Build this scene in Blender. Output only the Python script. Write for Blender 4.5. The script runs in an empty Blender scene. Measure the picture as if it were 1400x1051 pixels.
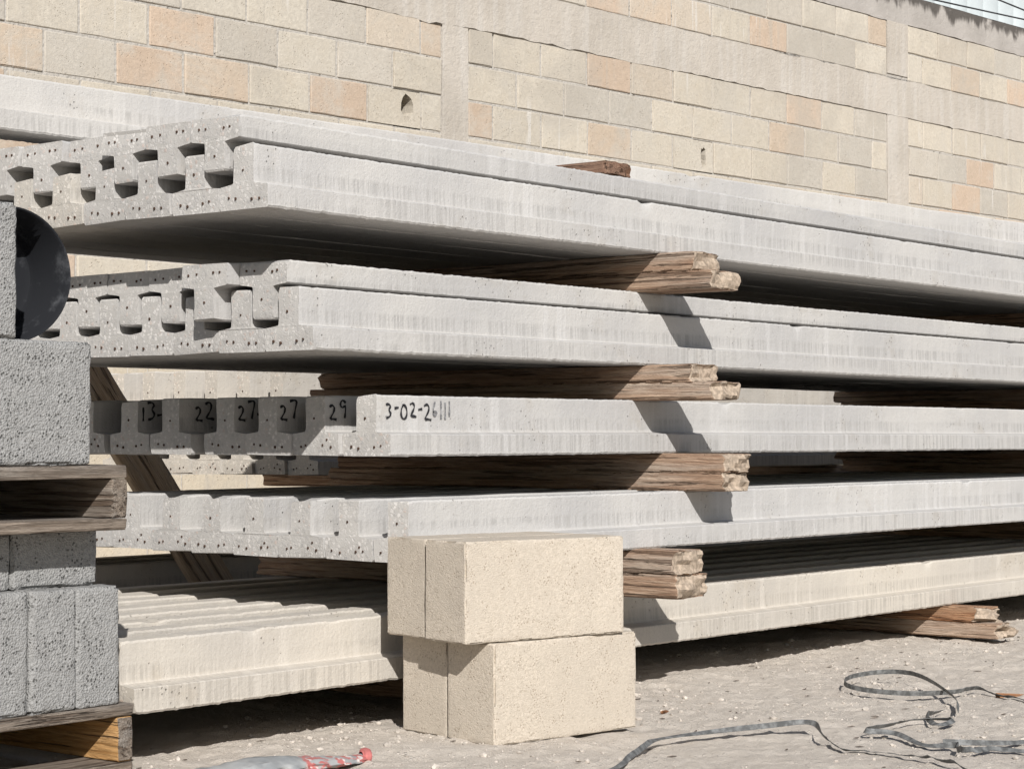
import bpy, math, random
from mathutils import Vector, noise, Matrix

# ------------------------------------------------------------------ camera, sky, sun, exposure
scene = bpy.context.scene
C = scene.collection
CAM = Vector((-3.212, -2.95, 0.60))
HEAD = math.radians(39.4)
cam_data = bpy.data.cameras.new('camera')
cam = bpy.data.objects.new('camera', cam_data)
C.objects.link(cam)
cam_data.sensor_width = 36.0
cam_data.lens = 72.0
cam_data.clip_start = 0.05
cam_data.clip_end = 2000.0
cam.location = CAM
look = Vector((math.cos(HEAD), math.sin(HEAD), 71.5 / 2800.0))
cam.rotation_euler = look.to_track_quat('-Z', 'Y').to_euler()
scene.camera = cam

SUN = Vector((1.0, 1.17, -1.0)).normalized()
elev = math.asin(-SUN.z)
world = bpy.data.worlds.new('World')
scene.world = world
world.use_nodes = True
wn = world.node_tree.nodes
sky = wn.new('ShaderNodeTexSky')
sky.sky_type = 'NISHITA'
sky.sun_disc = False
sky.sun_elevation = elev
sky.sun_rotation = math.atan2(-SUN.x, -SUN.y)
sky.air_density = 1.0
sky.dust_density = 1.0
sky.ozone_density = 1.0
wn['Background'].inputs['Strength'].default_value = 0.055
world.node_tree.links.new(sky.outputs[0], wn['Background'].inputs[0])

sun_data = bpy.data.lights.new('sun', 'SUN')
sun_data.energy = 4.6
sun_data.angle = math.radians(0.5)
sun_data.color = (1.0, 0.975, 0.94)
sun_ob = bpy.data.objects.new('sun', sun_data)
sun_ob.rotation_euler = SUN.to_track_quat('-Z', 'Y').to_euler()
sun_ob.location = (-6, -7, 8)
C.objects.link(sun_ob)

vs = scene.view_settings
vs.view_transform = 'Standard'
vs.look = 'None'
vs.exposure = 0.22
vs.gamma = 1.0
scene.cycles.max_bounces = 8
scene.cycles.diffuse_bounces = 2

# ------------------------------------------------------------------ helpers
R = random.Random(7)


def nz(x, y, z=0.0):
    return noise.noise(Vector((x, y, z)))


def mesh(name, verts, faces, mats=(), idx=None, smooth=None):
    me = bpy.data.meshes.new(name)
    me.from_pydata([tuple(v) for v in verts], [], faces)
    for m in mats:
        me.materials.append(m)
    if idx:
        me.polygons.foreach_set('material_index', idx)
    if smooth is not None:
        me.polygons.foreach_set('use_smooth', [True] * len(me.polygons))
        me.set_sharp_from_angle(angle=math.radians(smooth))
    me.update()
    return me


def link(name, data, parent=None, loc=(0, 0, 0), rz=0.0, rot=None):
    o = bpy.data.objects.new(name, data)
    o.location = loc
    o.rotation_euler = rot if rot else (0, 0, rz)
    if parent:
        o.parent = parent
    C.objects.link(o)
    return o


def tag(o, label=None, cat=None, group=None, kind=None):
    if label:
        o['label'] = label
    if cat:
        o['category'] = cat
    if group:
        o['group'] = group
    if kind:
        o['kind'] = kind
    return o


def rough_box(lx, ly, lz, step, seed, amp=0.001, freq=18.0, rnd=0.004, chip=0.002, jag=0.0, aniso=1.0, bow=0.0, split=0.0):
    """A box centred in x and y, standing on z=0, with worn edges.  Returns verts, faces, per-face axis (0 x, 1 y, 2 z)."""
    def axis(l):
        n = max(1, int(round(l / step)))
        r = min(rnd, l * 0.3)
        pts = {-l / 2, l / 2, -l / 2 + r, l / 2 - r, -l / 2 + r * 0.4, l / 2 - r * 0.4}
        for i in range(1, n):
            p = -l / 2 + l * i / n
            if abs(p) < l / 2 - r * 1.2:
                pts.add(p)
        return sorted(pts)
    ax = [axis(lx), axis(ly), axis(lz)]
    h = (lx / 2, ly / 2, lz / 2)
    keys, verts, faces, fax = {}, [], [], []

    def vid(i, j, k):
        kk = (i, j, k)
        if kk in keys:
            return keys[kk]
        p = Vector((ax[0][i], ax[1][j], ax[2][k]))
        q = Vector([max(-(h[a] - min(rnd, h[a] * .6)), min(h[a] - min(rnd, h[a] * .6), p[a])) for a in range(3)])
        d = p - q
        ne = sum(1 for a in range(3) if abs(abs(p[a]) - h[a]) < 1e-6)
        if d.length > 1e-9:
            m = max(abs(d[0]), abs(d[1]), abs(d[2]))
            p2 = q + d.normalized() * m
            nrm = d.normalized()
        else:
            p2, nrm = p, Vector((0, 0, 0))
        s = seed * 13.7
        f = freq
        a = nz(p.x * f * aniso + s, p.y * f + s, p.z * f) + 0.5 * nz(p.x * f * 2.7 * aniso, p.y * f * 2.7 + s, p.z * f * 2.7)
        p2 = p2 + nrm * a * amp
        if ne >= 2 or (ne >= 1 and d.length > 1e-9 and sum(1 for a in range(3) if abs(d[a]) > 1e-9) >= 2):
            e = max(0.0, nz(p.x * 31 + s, p.y * 31, p.z * 31 + s) + 0.35 * nz(p.x * 90 + s, p.y * 90, p.z * 90))
            p2 = p2 - nrm * chip * e * 2.2
        if jag and abs(p.x) > h[0] - jag * 2.2:
            sg = 1 if p.x > 0 else -1
            w = (abs(p.x) - (h[0] - jag * 2.2)) / (jag * 2.2)
            g = nz(p.y * 16 + s, p.z * 60, sg * 3.1) + 0.5 * nz(p.y * 50, p.z * 190 + s, sg * 2.0)
            p2.x += sg * w * g * jag * 1.2
            p2.z += w * jag * 0.25 * nz(p.y * 20 + s, sg * 4.0, 1.0)
        p2.z += bow * (1 - (p.x / h[0]) ** 2) if bow else 0
        keys[kk] = len(verts)
        verts.append(p2 + Vector((0, 0, h[2])))
        return keys[kk]
    n = [len(a) for a in ax]
    for k in (0, n[2] - 1):
        for i in range(n[0] - 1):
            for j in range(n[1] - 1):
                f = [vid(i, j, k), vid(i + 1, j, k), vid(i + 1, j + 1, k), vid(i, j + 1, k)]
                faces.append(f if k else f[::-1]); fax.append(2)
    for j in (0, n[1] - 1):
        for i in range(n[0] - 1):
            for k in range(n[2] - 1):
                f = [vid(i, j, k), vid(i + 1, j, k), vid(i + 1, j, k + 1), vid(i, j, k + 1)]
                faces.append(f[::-1] if j else f); fax.append(1)
    for i in (0, n[0] - 1):
        for j in range(n[1] - 1):
            for k in range(n[2] - 1):
                f = [vid(i, j, k), vid(i, j + 1, k), vid(i, j + 1, k + 1), vid(i, j, k + 1)]
                faces.append(f if i else f[::-1]); fax.append(0)
    return verts, faces, fax


# ------------------------------------------------------------------ materials
class NT:
    def __init__(self, name):
        self.m = bpy.data.materials.new(name)
        self.m.use_nodes = True
        self.t = self.m.node_tree
        self.b = self.t.nodes['Principled BSDF']
        self.b.inputs['Roughness'].default_value = 0.9
        self.b.inputs['Specular IOR Level'].default_value = 0.2
        self.co = self.n('ShaderNodeTexCoord').outputs['Object']

    def n(self, ty, **kw):
        nd = self.t.nodes.new(ty)
        for k, v in kw.items():
            setattr(nd, k, v)
        return nd

    def l(self, a, b):
        self.t.links.new(a, b)

    def put(self, sock, v):
        if hasattr(v, 'is_output'):
            self.l(v, sock)
        else:
            sock.default_value = v

    def map(self, scale, loc=(0, 0, 0), rot=(0, 0, 0), co=None):
        m = self.n('ShaderNodeMapping')
        m.inputs['Scale'].default_value = scale
        m.inputs['Location'].default_value = loc
        m.inputs['Rotation'].default_value = rot
        self.l(co or self.co, m.inputs['Vector'])
        return m.outputs[0]

    def noise(self, scale, detail=3, rough=0.55, co=None, dist=0.0):
        x = self.n('ShaderNodeTexNoise')
        x.inputs['Scale'].default_value = scale
        x.inputs['Detail'].default_value = detail
        x.inputs['Roughness'].default_value = rough
        x.inputs['Distortion'].default_value = dist
        self.l(co or self.co, x.inputs['Vector'])
        return x.outputs['Fac']

    def voro(self, scale, co=None, feature='F1', out='Distance'):
        x = self.n('ShaderNodeTexVoronoi', feature=feature)
        x.inputs['Scale'].default_value = scale
        self.l(co or self.co, x.inputs['Vector'])
        return x.outputs[out]

    def ramp(self, fac, a, b, lo=0.0, hi=1.0):
        x = self.n('ShaderNodeMapRange', interpolation_type='SMOOTHSTEP')
        self.put(x.inputs['Value'], fac)
        x.inputs['From Min'].default_value = a
        x.inputs['From Max'].default_value = b
        x.inputs['To Min'].default_value = lo
        x.inputs['To Max'].default_value = hi
        return x.outputs['Result']

    def math(self, op, a, b=0.0):
        x = self.n('ShaderNodeMath', operation=op)
        self.put(x.inputs[0], a)
        self.put(x.inputs[1], b)
        return x.outputs[0]

    def mix(self, fac, a, b, blend='MIX'):
        x = self.n('ShaderNodeMix', data_type='RGBA', blend_type=blend)
        self.put(x.inputs['Factor'], fac)
        for s, v in ((x.inputs['A'], a), (x.inputs['B'], b)):
            if hasattr(v, 'is_output'):
                self.l(v, s)
            else:
                s.default_value = (*v, 1.0)
        return x.outputs['Result']

    def objcol(self):
        return self.n('ShaderNodeObjectInfo').outputs['Color']

    def objrand(self):
        return self.n('ShaderNodeObjectInfo').outputs['Random']

    def shift(self, amount=7.0):
        """object coordinates moved by the object's random number, so that copies differ"""
        r = self.objrand()
        x = self.n('ShaderNodeVectorMath', operation='SCALE')
        x.inputs[0].default_value = (amount, amount * 1.7, amount * 0.6)
        self.l(r, x.inputs['Scale'])
        a = self.n('ShaderNodeVectorMath', operation='ADD')
        self.l(self.co, a.inputs[0])
        self.l(x.outputs[0], a.inputs[1])
        self.co = a.outputs[0]

    def bump(self, height, strength, dist, prev=None):
        x = self.n('ShaderNodeBump')
        x.inputs['Strength'].default_value = strength
        x.inputs['Distance'].default_value = dist
        self.l(height, x.inputs['Height'])
        if prev:
            self.l(prev, x.inputs['Normal'])
        return x.outputs[0]

    def done(self, col, normal=None, rough=None):
        self.put(self.b.inputs['Base Color'], col)
        if normal:
            self.l(normal, self.b.inputs['Normal'])
        if rough is not None:
            self.put(self.b.inputs['Roughness'], rough)
        return self.m


def m_concrete_side():
    k = NT('cast_concrete')
    zc = k.co
    k.shift()
    base = k.objcol()
    v = k.ramp(k.noise(2.2, 4), 0.3, 0.7, 0.0, 1.0)
    col = k.mix(v, (0.86, 0.86, 0.87), (1.06, 1.05, 1.03))
    st = k.noise(1.0, 4, 0.7, k.map((110, 30, 3.0)))
    st2 = k.noise(1.0, 2, 0.6, k.map((26, 10, 1.2)))
    patch = k.ramp(k.noise(1.0, 3, 0.5, k.map((1.8, 3, 16))), 0.38, 0.54)
    sep = k.n('ShaderNodeSeparateXYZ')
    k.l(zc, sep.inputs[0])
    band = k.ramp(sep.outputs['Z'], 0.080, 0.090, 1.0, 0.12)
    f1 = k.math('MULTIPLY', k.math('MULTIPLY', k.ramp(st, 0.44, 0.60), patch), band)
    col = k.mix(k.math('MULTIPLY', f1, 0.85), col, (0.66, 0.655, 0.65))
    col = k.mix(k.ramp(sep.outputs['Z'], 0.004, 0.009, 0.6, 0.0), col, (1.12, 1.11, 1.09))
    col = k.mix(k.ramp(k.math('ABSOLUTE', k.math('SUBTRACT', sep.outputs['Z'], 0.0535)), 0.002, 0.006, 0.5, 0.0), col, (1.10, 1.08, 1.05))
    col = k.mix(k.ramp(sep.outputs['Z'], 0.083, 0.0885, 0.30, 0.0), col, (0.86, 0.85, 0.84))
    f2 = k.math('MULTIPLY', k.ramp(st2, 0.52, 0.66), k.ramp(k.noise(1.3, 2), 0.4, 0.6))
    col = k.mix(k.math('MULTIPLY', f2, 0.45), col, (1.16, 1.16, 1.17))
    fine = k.noise(320, 2)
    col = k.mix(k.ramp(fine, 0.3, 0.7, 0.0, 0.25), col, (0.72, 0.70, 0.68))
    stain = k.math('MULTIPLY', k.ramp(k.noise(7, 5, 0.65), 0.56, 0.7), 0.35)
    col = k.mix(stain, col, (0.72, 0.67, 0.6))
    pore = k.ramp(k.voro(75), 0.10, 0.17, 1.0, 0.0)
    gate = k.ramp(k.noise(7, 4, 0.65), 0.53, 0.63)
    pore = k.math('MULTIPLY', pore, gate)
    col = k.mix(k.math('MULTIPLY', pore, 0.5), col, (0.32, 0.3, 0.28))
    out = k.mix(1.0, base, col, 'MULTIPLY')
    nb = k.bump(k.noise(140, 4, 0.7), 0.5, 0.003)
    nb = k.bump(k.noise(24, 4, 0.7), 0.35, 0.006, nb)
    nb = k.bump(st, 0.25, 0.002, nb)
    nb = k.bump(k.math('MULTIPLY', pore, -1.0), 0.9, 0.006, nb)
    return k.done(out, nb, 0.88)


def m_concrete_end():
    k = NT('sawn_concrete_end')
    k.shift()
    base = k.objcol()
    cellc = k.voro(120, out='Color')
    bw = k.n('ShaderNodeSeparateColor')
    k.l(cellc, bw.inputs[0])
    edge = k.voro(120, feature='DISTANCE_TO_EDGE')
    peb = k.mix(k.ramp(bw.outputs[0], 0.1, 0.9), (0.80, 0.79, 0.78), (1.30, 1.27, 1.24))
    peb = k.mix(k.ramp(bw.outputs[1], 0.86, 0.95, 0, .6), peb, (1.0, 0.78, 0.68))
    mat = k.ramp(edge, 0.04, 0.22)
    isp = k.math('MULTIPLY', mat, k.ramp(bw.outputs[2], 0.25, 0.4))
    col = k.mix(isp, (0.93, 0.91, 0.88), peb)
    col = k.mix(k.ramp(k.noise(420, 2), 0.35, 0.7, 0, 0.3), col, (0.6, 0.58, 0.56))
    col = k.mix(k.ramp(k.noise(11, 3), 0.45, 0.65, 0, 0.5), col, (1.05, 1.03, 1.0))
    out = k.mix(1.0, base, col, 'MULTIPLY')
    nb = k.bump(k.noise(300, 3, 0.7), 0.35, 0.003)
    nb = k.bump(isp, 0.25, 0.0015, nb)
    return k.done(out, nb, 0.92)


def m_wood(name, tones, gray=0.5):
    k = NT(name)
    k.shift()
    g = k.noise(1.0, 6, 0.7, k.map((4.0, 70, 110)), 0.9)
    g2 = k.noise(1.0, 3, 0.5, k.map((1.2, 14, 20)))
    fine = k.noise(1.0, 2, 0.6, k.map((14, 260, 320)))
    col = k.mix(k.ramp(g, 0.34, 0.66), tones[0], tones[1])
    col = k.mix(k.math('MULTIPLY', k.ramp(g2, 0.45, 0.62), gray), col, tones[2])
    col = k.mix(k.ramp(fine, 0.42, 0.66, 0.0, 0.5), col, tones[3])
    crack = k.ramp(k.noise(1.0, 3, 0.5, k.map((2.6, 50, 95), (3, 1, 2))), 0.57, 0.62)
    col = k.mix(k.math('MULTIPLY', crack, 0.6), col, (0.09, 0.055, 0.035))
    h = k.math('SUBTRACT', g, k.math('MULTIPLY', crack, 1.2))
    nb = k.bump(h, 1.0, 0.012)
    nb = k.bump(fine, 0.5, 0.002, nb)
    return k.done(col, nb, 0.85)


def m_block(name, dark, light, pit, scale, pit_amt, bump, obj=False, zones=1.0):
    k = NT(name)
    k.shift()
    n1 = k.noise(scale * 0.5, 4, 0.75)
    v = k.voro(scale)
    big = k.noise(6, 4, 0.65)
    col = k.mix(k.ramp(n1, 0.35, 0.68), dark, light)
    cell = k.n('ShaderNodeSeparateColor')
    k.l(k.voro(scale * 0.8, out='Color'), cell.inputs[0])
    col = k.mix(k.ramp(cell.outputs[0], 0.2, 1.0, 0, 0.5), col, tuple(min(1.3, c * 1.16) for c in light))
    col = k.mix(k.ramp(big, 0.35, 0.65, 0, 0.4 * zones), col, tuple(c * 0.86 for c in light))
    gate = k.ramp(k.noise(scale * 0.12, 3, 0.6, k.map((1, 1, 1), (4, 9, 2))), 0.62 - 0.22 * pit_amt, 0.72 - 0.2 * pit_amt)
    pits = k.math('MULTIPLY', k.ramp(k.voro(scale * 0.55, k.map((1, 1, 1), (3, 1, 7))), 0.20, 0.36, 1.0, 0.0), gate)
    col = k.mix(k.math('MULTIPLY', pits, 0.8), col, pit)
    if obj:
        col = k.mix(1.0, k.objcol(), col, 'MULTIPLY')
    h = k.math('SUBTRACT', k.math('SUBTRACT', n1, k.math('MULTIPLY', v, 0.6)), k.math('MULTIPLY', pits, 1.3))
    nb = k.bump(h, bump, 0.008)
    nb = k.bump(k.noise(scale * 3.2, 2), 0.3, 0.002, nb)
    return k.done(col, nb, 0.95)


def m_ground():
    k = NT('dry_dirt')
    a = k.noise(3.0, 6, 0.6)
    b = k.noise(38, 5, 0.7)
    cbig = k.noise(0.7, 3)
    col = k.mix(k.ramp(a, 0.3, 0.7), (0.57, 0.505, 0.435), (0.65, 0.585, 0.51))
    col = k.mix(k.ramp(b, 0.42, 0.66, 0, 0.55), col, (0.68, 0.615, 0.545))
    col = k.mix(k.ramp(cbig, 0.45, 0.62, 0, 0.4), col, (0.61, 0.545, 0.47))
    grit = k.noise(260, 4, 0.75)
    col = k.mix(k.ramp(grit, 0.56, 0.72, 0, 0.45), col, (0.32, 0.28, 0.235))
    peb = k.ramp(k.voro(90), 0.18, 0.30, 1, 0)
    peb = k.math('MULTIPLY', peb, k.ramp(k.noise(8, 2), 0.48, 0.6))
    col = k.mix(k.math('MULTIPLY', peb, 0.6), col, (0.64, 0.59, 0.53))
    nb = k.bump(b, 0.5, 0.012)
    nb = k.bump(k.math('ADD', grit, peb), 0.8, 0.006, nb)
    return k.done(col, nb, 0.95)


def m_plain(name, col, rough=0.7, var=0.25, scale=30, bump=0.2):
    k = NT(name)
    k.shift()
    n1 = k.noise(scale, 4, 0.6)
    c2 = k.mix(k.ramp(n1, 0.35, 0.7), tuple(c * (1 - var) for c in col), tuple(min(1, c * (1 + var)) for c in col))
    nb = k.bump(n1, bump, 0.004)
    return k.done(c2, nb, rough)


M_SIDE = m_concrete_side()
M_END = m_concrete_end()
M_STRAND = m_plain('rusty_steel', (0.075, 0.045, 0.032), 0.8)
M_INK = m_plain('black_marker', (0.028, 0.028, 0.032), 0.6, 0.3, 120)
M_INK2 = m_plain('faded_marker', (0.21, 0.21, 0.215), 0.8, 0.4, 160)
M_WOOD = m_wood('weathered_lumber', ((0.34, 0.215, 0.145), (0.52, 0.38, 0.275), (0.50, 0.42, 0.345), (0.25, 0.145, 0.095)), 0.7)
M_WOODRED = m_wood('reddish_lumber', ((0.32, 0.135, 0.06), (0.50, 0.27, 0.14), (0.43, 0.33, 0.24), (0.16, 0.07, 0.035)), 0.55)
M_CHOCK = m_wood('dark_brown_lumber', ((0.20, 0.10, 0.06), (0.31, 0.18, 0.115), (0.30, 0.21, 0.16), (0.13, 0.065, 0.04)), 0.5)
M_WOODEND = m_plain('lumber_end_grain', (0.385, 0.31, 0.24), 0.9, 0.28, 90, 0.4)
M_PALLET = m_wood('pallet_wood', ((0.20, 0.16, 0.125), (0.33, 0.275, 0.225), (0.32, 0.29, 0.26), (0.13, 0.095, 0.07)), 0.7)
M_PALLETNEW = m_wood('fresh_pallet_wood', ((0.44, 0.235, 0.085), (0.62, 0.385, 0.175), (0.55, 0.36, 0.19), (0.34, 0.17, 0.06)), 0.3)
M_PLANK = m_wood('pale_plank', ((0.42, 0.31, 0.21), (0.54, 0.42, 0.30), (0.55, 0.47, 0.38), (0.36, 0.25, 0.16)), 0.6)
M_SAND = m_block('sand_coloured_block', (0.465, 0.405, 0.33), (0.565, 0.498, 0.415), (0.30, 0.24, 0.18), 330, 0.6, 0.28, False, 1.6)
M_GREY = m_block('grey_porous_block', (0.245, 0.243, 0.237), (0.345, 0.342, 0.334), (0.06, 0.059, 0.056), 260, 0.75, 0.6)
M_WALL = m_block('wall_block', (0.86, 0.85, 0.83), (1.05, 1.04, 1.03), (0.6, 0.53, 0.45), 130, 0.35, 0.5, True, 2.0)
M_MORTAR = m_block('mortar', (0.36, 0.335, 0.30), (0.46, 0.43, 0.39), (0.27, 0.24, 0.21), 60, 0.3, 0.7)


def m_wallblock():
    """weathered block: smears and run-down stains cross from block to block, so they follow the place, not the block"""
    k = NT('weathered_wall_block')
    w = k.n('ShaderNodeNewGeometry').outputs['Position']
    k.shift()
    n1 = k.noise(55, 5, 0.75)
    col = k.mix(k.ramp(n1, 0.32, 0.7), (0.88, 0.87, 0.86), (1.08, 1.07, 1.06))
    edge = k.noise(9, 4, 0.7)
    col = k.mix(k.ramp(edge, 0.4, 0.7, 0, 0.5), col, (0.93, 0.90, 0.86))
    pit = k.math('MULTIPLY', k.ramp(k.voro(70), 0.16, 0.30, 1, 0), k.ramp(k.noise(14, 3), 0.5, 0.62))
    col = k.mix(k.math('MULTIPLY', pit, 0.55), col, (0.62, 0.56, 0.5))
    out = k.mix(1.0, k.objcol(), col, 'MULTIPLY')
    smear = k.ramp(k.noise(2.2, 6, 0.75, w, 0.6), 0.48, 0.66, 0, 0.65)
    out = k.mix(smear, out, (0.485, 0.445, 0.385))
    grime = k.ramp(k.noise(1.1, 6, 0.7, k.map((1, 1, 1), (3, 7, 5), co=w), 0.4), 0.50, 0.66, 0, 0.55)
    out = k.mix(grime, out, (0.39, 0.355, 0.305))
    drip = k.math('MULTIPLY', k.ramp(k.noise(1.0, 4, 0.65, k.map((16, 16, 1.1), co=w)), 0.52, 0.68), k.ramp(k.noise(0.9, 3, 0.5, w), 0.42, 0.6))
    out = k.mix(k.math('MULTIPLY', drip, 0.5), out, (0.40, 0.365, 0.315))
    pale = k.math('MULTIPLY', k.ramp(k.noise(1.0, 3, 0.6, k.map((24, 24, 1.6), (5, 2, 1), co=w)), 0.60, 0.68), k.ramp(k.noise(1.3, 2, 0.5, k.map((1, 1, 1), (9, 4, 2), co=w)), 0.5, 0.62))
    out = k.mix(k.math('MULTIPLY', pale, 0.6), out, (0.60, 0.575, 0.54))
    nb = k.bump(k.math('SUBTRACT', n1, pit), 0.45, 0.01)
    return k.done(out, nb, 0.95)


M_WALL = m_wallblock()
M_GROUND = m_ground()
M_PEBBLE = m_plain('limestone_gravel', (0.50, 0.45, 0.395), 0.95, 0.25, 14, 0.4)
M_STRAP = m_plain('grey_plastic_strap', (0.15, 0.152, 0.15), 0.55, 0.45, 60, 0.2)
M_RUBBER = m_plain('black_plastic', (0.014, 0.015, 0.017), 0.5, 0.3, 20, 0.15)


def m_wallcast():
    k = NT('cast_wall_concrete')
    a = k.noise(2.0, 5, 0.6)
    d = k.noise(1.0, 4, 0.6, k.map((14, 14, 0.9)))
    col = k.mix(k.ramp(a, 0.3, 0.7), (0.41, 0.37, 0.32), (0.495, 0.45, 0.395))
    col = k.mix(k.ramp(d, 0.45, 0.65, 0, 0.4), col, (0.54, 0.51, 0.47))
    col = k.mix(k.ramp(k.noise(26, 4), 0.55, 0.7, 0, 0.4), col, (0.36, 0.33, 0.30))
    nb = k.bump(k.noise(30, 5, 0.7), 0.5, 0.02)
    return k.done(col, nb, 0.92)


def m_wallcap():
    k = NT('mould_stained_cap')
    sep = k.n('ShaderNodeSeparateXYZ')
    k.l(k.co, sep.inputs[0])
    a = k.noise(2.6, 5, 0.6)
    col = k.mix(k.ramp(a, 0.3, 0.7), (0.33, 0.305, 0.28), (0.43, 0.40, 0.37))
    drip = k.noise(1.0, 5, 0.65, k.map((7, 7, 1.2)))
    edge = k.math('ADD', sep.outputs['Z'], k.math('MULTIPLY', k.math('SUBTRACT', drip, 0.5), 0.35))
    mould = k.ramp(edge, 0.11, 0.17)
    mould = k.math('MULTIPLY', mould, k.ramp(k.noise(5, 4), 0.32, 0.46))
    col = k.mix(k.math('MULTIPLY', mould, 0.85), col, (0.05, 0.043, 0.038))
    nb = k.bump(k.noise(24, 5, 0.7), 0.5, 0.02)
    return k.done(col, nb, 0.92)


M_CAST = m_wallcast()
M_CAP = m_wallcap()
M_SHED = m_plain('white_painted_sheet', (0.56, 0.61, 0.625), 0.6, 0.07, 3, 0.05)
M_WIRE = m_plain('dark_cable', (0.05, 0.05, 0.055), 0.6)


def m_dustyplastic():
    k = NT('dusty_black_plastic')
    col = k.mix(k.ramp(k.noise(14, 5, 0.7), 0.5, 0.8, 0, 0.6), (0.014, 0.015, 0.018), (0.12, 0.125, 0.135))
    return k.done(col, k.bump(k.noise(40, 3), 0.15, 0.003), 0.85)


def m_bag():
    k = NT('printed_grey_plastic')
    sep = k.n('ShaderNodeSeparateXYZ')
    k.l(k.co, sep.inputs[0])
    n1 = k.noise(16, 3)
    col = k.mix(k.ramp(n1, 0.4, 0.6), (0.25, 0.26, 0.265), (0.36, 0.365, 0.36))
    band = k.math('ADD', sep.outputs['X'], k.math('MULTIPLY', k.math('SUBTRACT', k.noise(20, 3), 0.5), 0.14))
    red = k.math('MULTIPLY', k.ramp(band, 0.02, 0.03), k.ramp(k.noise(30, 2, 0.5, k.map((1, 1, 1), (2, 5, 1))), 0.45, 0.5))
    col = k.mix(red, col, (0.46, 0.15, 0.14))
    col = k.mix(k.math('MULTIPLY', red, k.ramp(k.noise(55, 2), 0.55, 0.6)), col, (0.6, 0.56, 0.53))
    return k.done(col, k.bump(k.noise(50, 3), 0.3, 0.004), 0.45)


M_TUB = m_dustyplastic()
M_BAG = m_bag()
M_REDCAP = m_plain('faded_red_plastic', (0.46, 0.15, 0.14), 0.6, 0.25, 40)


# ------------------------------------------------------------------ ground
def spaced(lo, hi, a, b, fine, grow=1.22):
    pts = []
    p = a
    while p < b:
        pts.append(p)
        p += fine
    st, p = fine, pts[-1]
    while p < hi:
        st *= grow
        p += st
        pts.append(min(p, hi))
    st, p, low = fine, a, []
    while p > lo:
        st *= grow
        p -= st
        low.append(max(p, lo))
    return sorted(set(low)) + pts


def ground_z(x, y):
    if abs(x) > 12 or abs(y) > 12:
        return 0.0
    z = 0.016 * nz(x * 1.7, y * 1.7, 2.0) + 0.008 * nz(x * 6, y * 6, 5.0) + 0.005 * nz(x * 21, y * 21, 1.0) + 0.006 * max(0, nz(x * 46, y * 46, 3.0)) + 0.004 * max(0, nz(x * 95, y * 95, 7.0) - .1) * max(0, .5 + nz(x * 2.5, y * 2.5, 4.0))
    return z - 0.010


gx = spaced(-400, 400, -1.3, 3.3, 0.009)
gy = spaced(-400, 400, -1.5, 0.25, 0.009)
gv = [(x, y, ground_z(x, y)) for y in gy for x in gx]
nx = len(gx)
gf = [(j * nx + i, j * nx + i + 1, (j + 1) * nx + i + 1, (j + 1) * nx + i) for j in range(len(gy) - 1) for i in range(nx - 1)]
tag(link('ground', mesh('ground', gv, gf, [M_GROUND], smooth=180)), kind='structure')

# loose gravel nobody could count
pv, pf = [], []
ico = [(0, 0, 1), (.89, 0, .45), (.28, .85, .45), (-.72, .53, .45), (-.72, -.53, .45), (.28, -.85, .45), (.6, .45, -.5), (-.3, .8, -.5), (-.8, 0, -.5), (-.3, -.8, -.5), (.6, -.45, -.5)]
icf = [(0, 1, 2), (0, 2, 3), (0, 3, 4), (0, 4, 5), (0, 5, 1), (1, 6, 2), (2, 6, 7), (2, 7, 3), (3, 7, 8), (3, 8, 4), (4, 8, 9), (4, 9, 5), (5, 9, 10), (5, 10, 1), (1, 10, 6)]
for i in range(26000):
    x, y = R.uniform(-2.2, 3.6), R.uniform(-2.4, 0.35)
    if nz(x * 2.1, y * 2.1, 9.0) + R.uniform(-.35, .35) < -0.05:
        continue
    s = 0.0011 + 0.007 * R.random() ** 11 + 0.0016 * R.random()
    b = len(pv)
    ca = R.uniform(0, 6.28)
    sx, sy, sz = s * R.uniform(.8, 1.4), s * R.uniform(.7, 1.1), s * R.uniform(.45, .85)
    zg = ground_z(x, y) + sz * 0.25
    for v in ico:
        j = R.uniform(.75, 1.2)
        vx, vy = v[0] * sx * j, v[1] * sy * j
        pv.append((x + vx * math.cos(ca) - vy * math.sin(ca), y + vx * math.sin(ca) + vy * math.cos(ca), zg + v[2] * sz * j))
    pf += [tuple(b + q for q in f) for f in icf]
tag(link('gravel', mesh('gravel', pv, pf, [M_PEBBLE])), 'pale loose gravel and crumbs scattered over the dirt', 'gravel', kind='stuff')

# small dark slivers of bark and wood among the gravel
pv, pf = [], []
for i in range(130):
    x, y = R.uniform(-1.0, 2.6), R.uniform(-1.35, 0.1)
    l, w, a = R.uniform(.004, .022), R.uniform(.0012, .003), R.gauss(-.6, .5)
    d, n = Vector((math.cos(a), math.sin(a), 0)), Vector((-math.sin(a), math.cos(a), 0))
    z = ground_z(x, y) + .002
    b = len(pv)
    for q, ww in ((-1, .3), (0, 1), (1, .2)):
        for s, zz in ((-1, 0), (1, 0), (0, .0022)):
            pv.append(Vector((x, y, z)) + d * q * l / 2 + n * s * w * ww + Vector((0, 0, zz * ww + .002 * (q == 1) * R.random())))
    for q in (0, 1):
        for s in range(3):
            pf.append((b + q * 3 + s, b + q * 3 + (s + 1) % 3, b + (q + 1) * 3 + (s + 1) % 3, b + (q + 1) * 3 + s))
tag(link('debris', mesh('debris', pv, pf, [m_plain('dark_bark', (0.09, 0.07, 0.055), 0.9)])), 'tiny dark slivers of bark scattered over the dirt', 'debris', kind='stuff')

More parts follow.
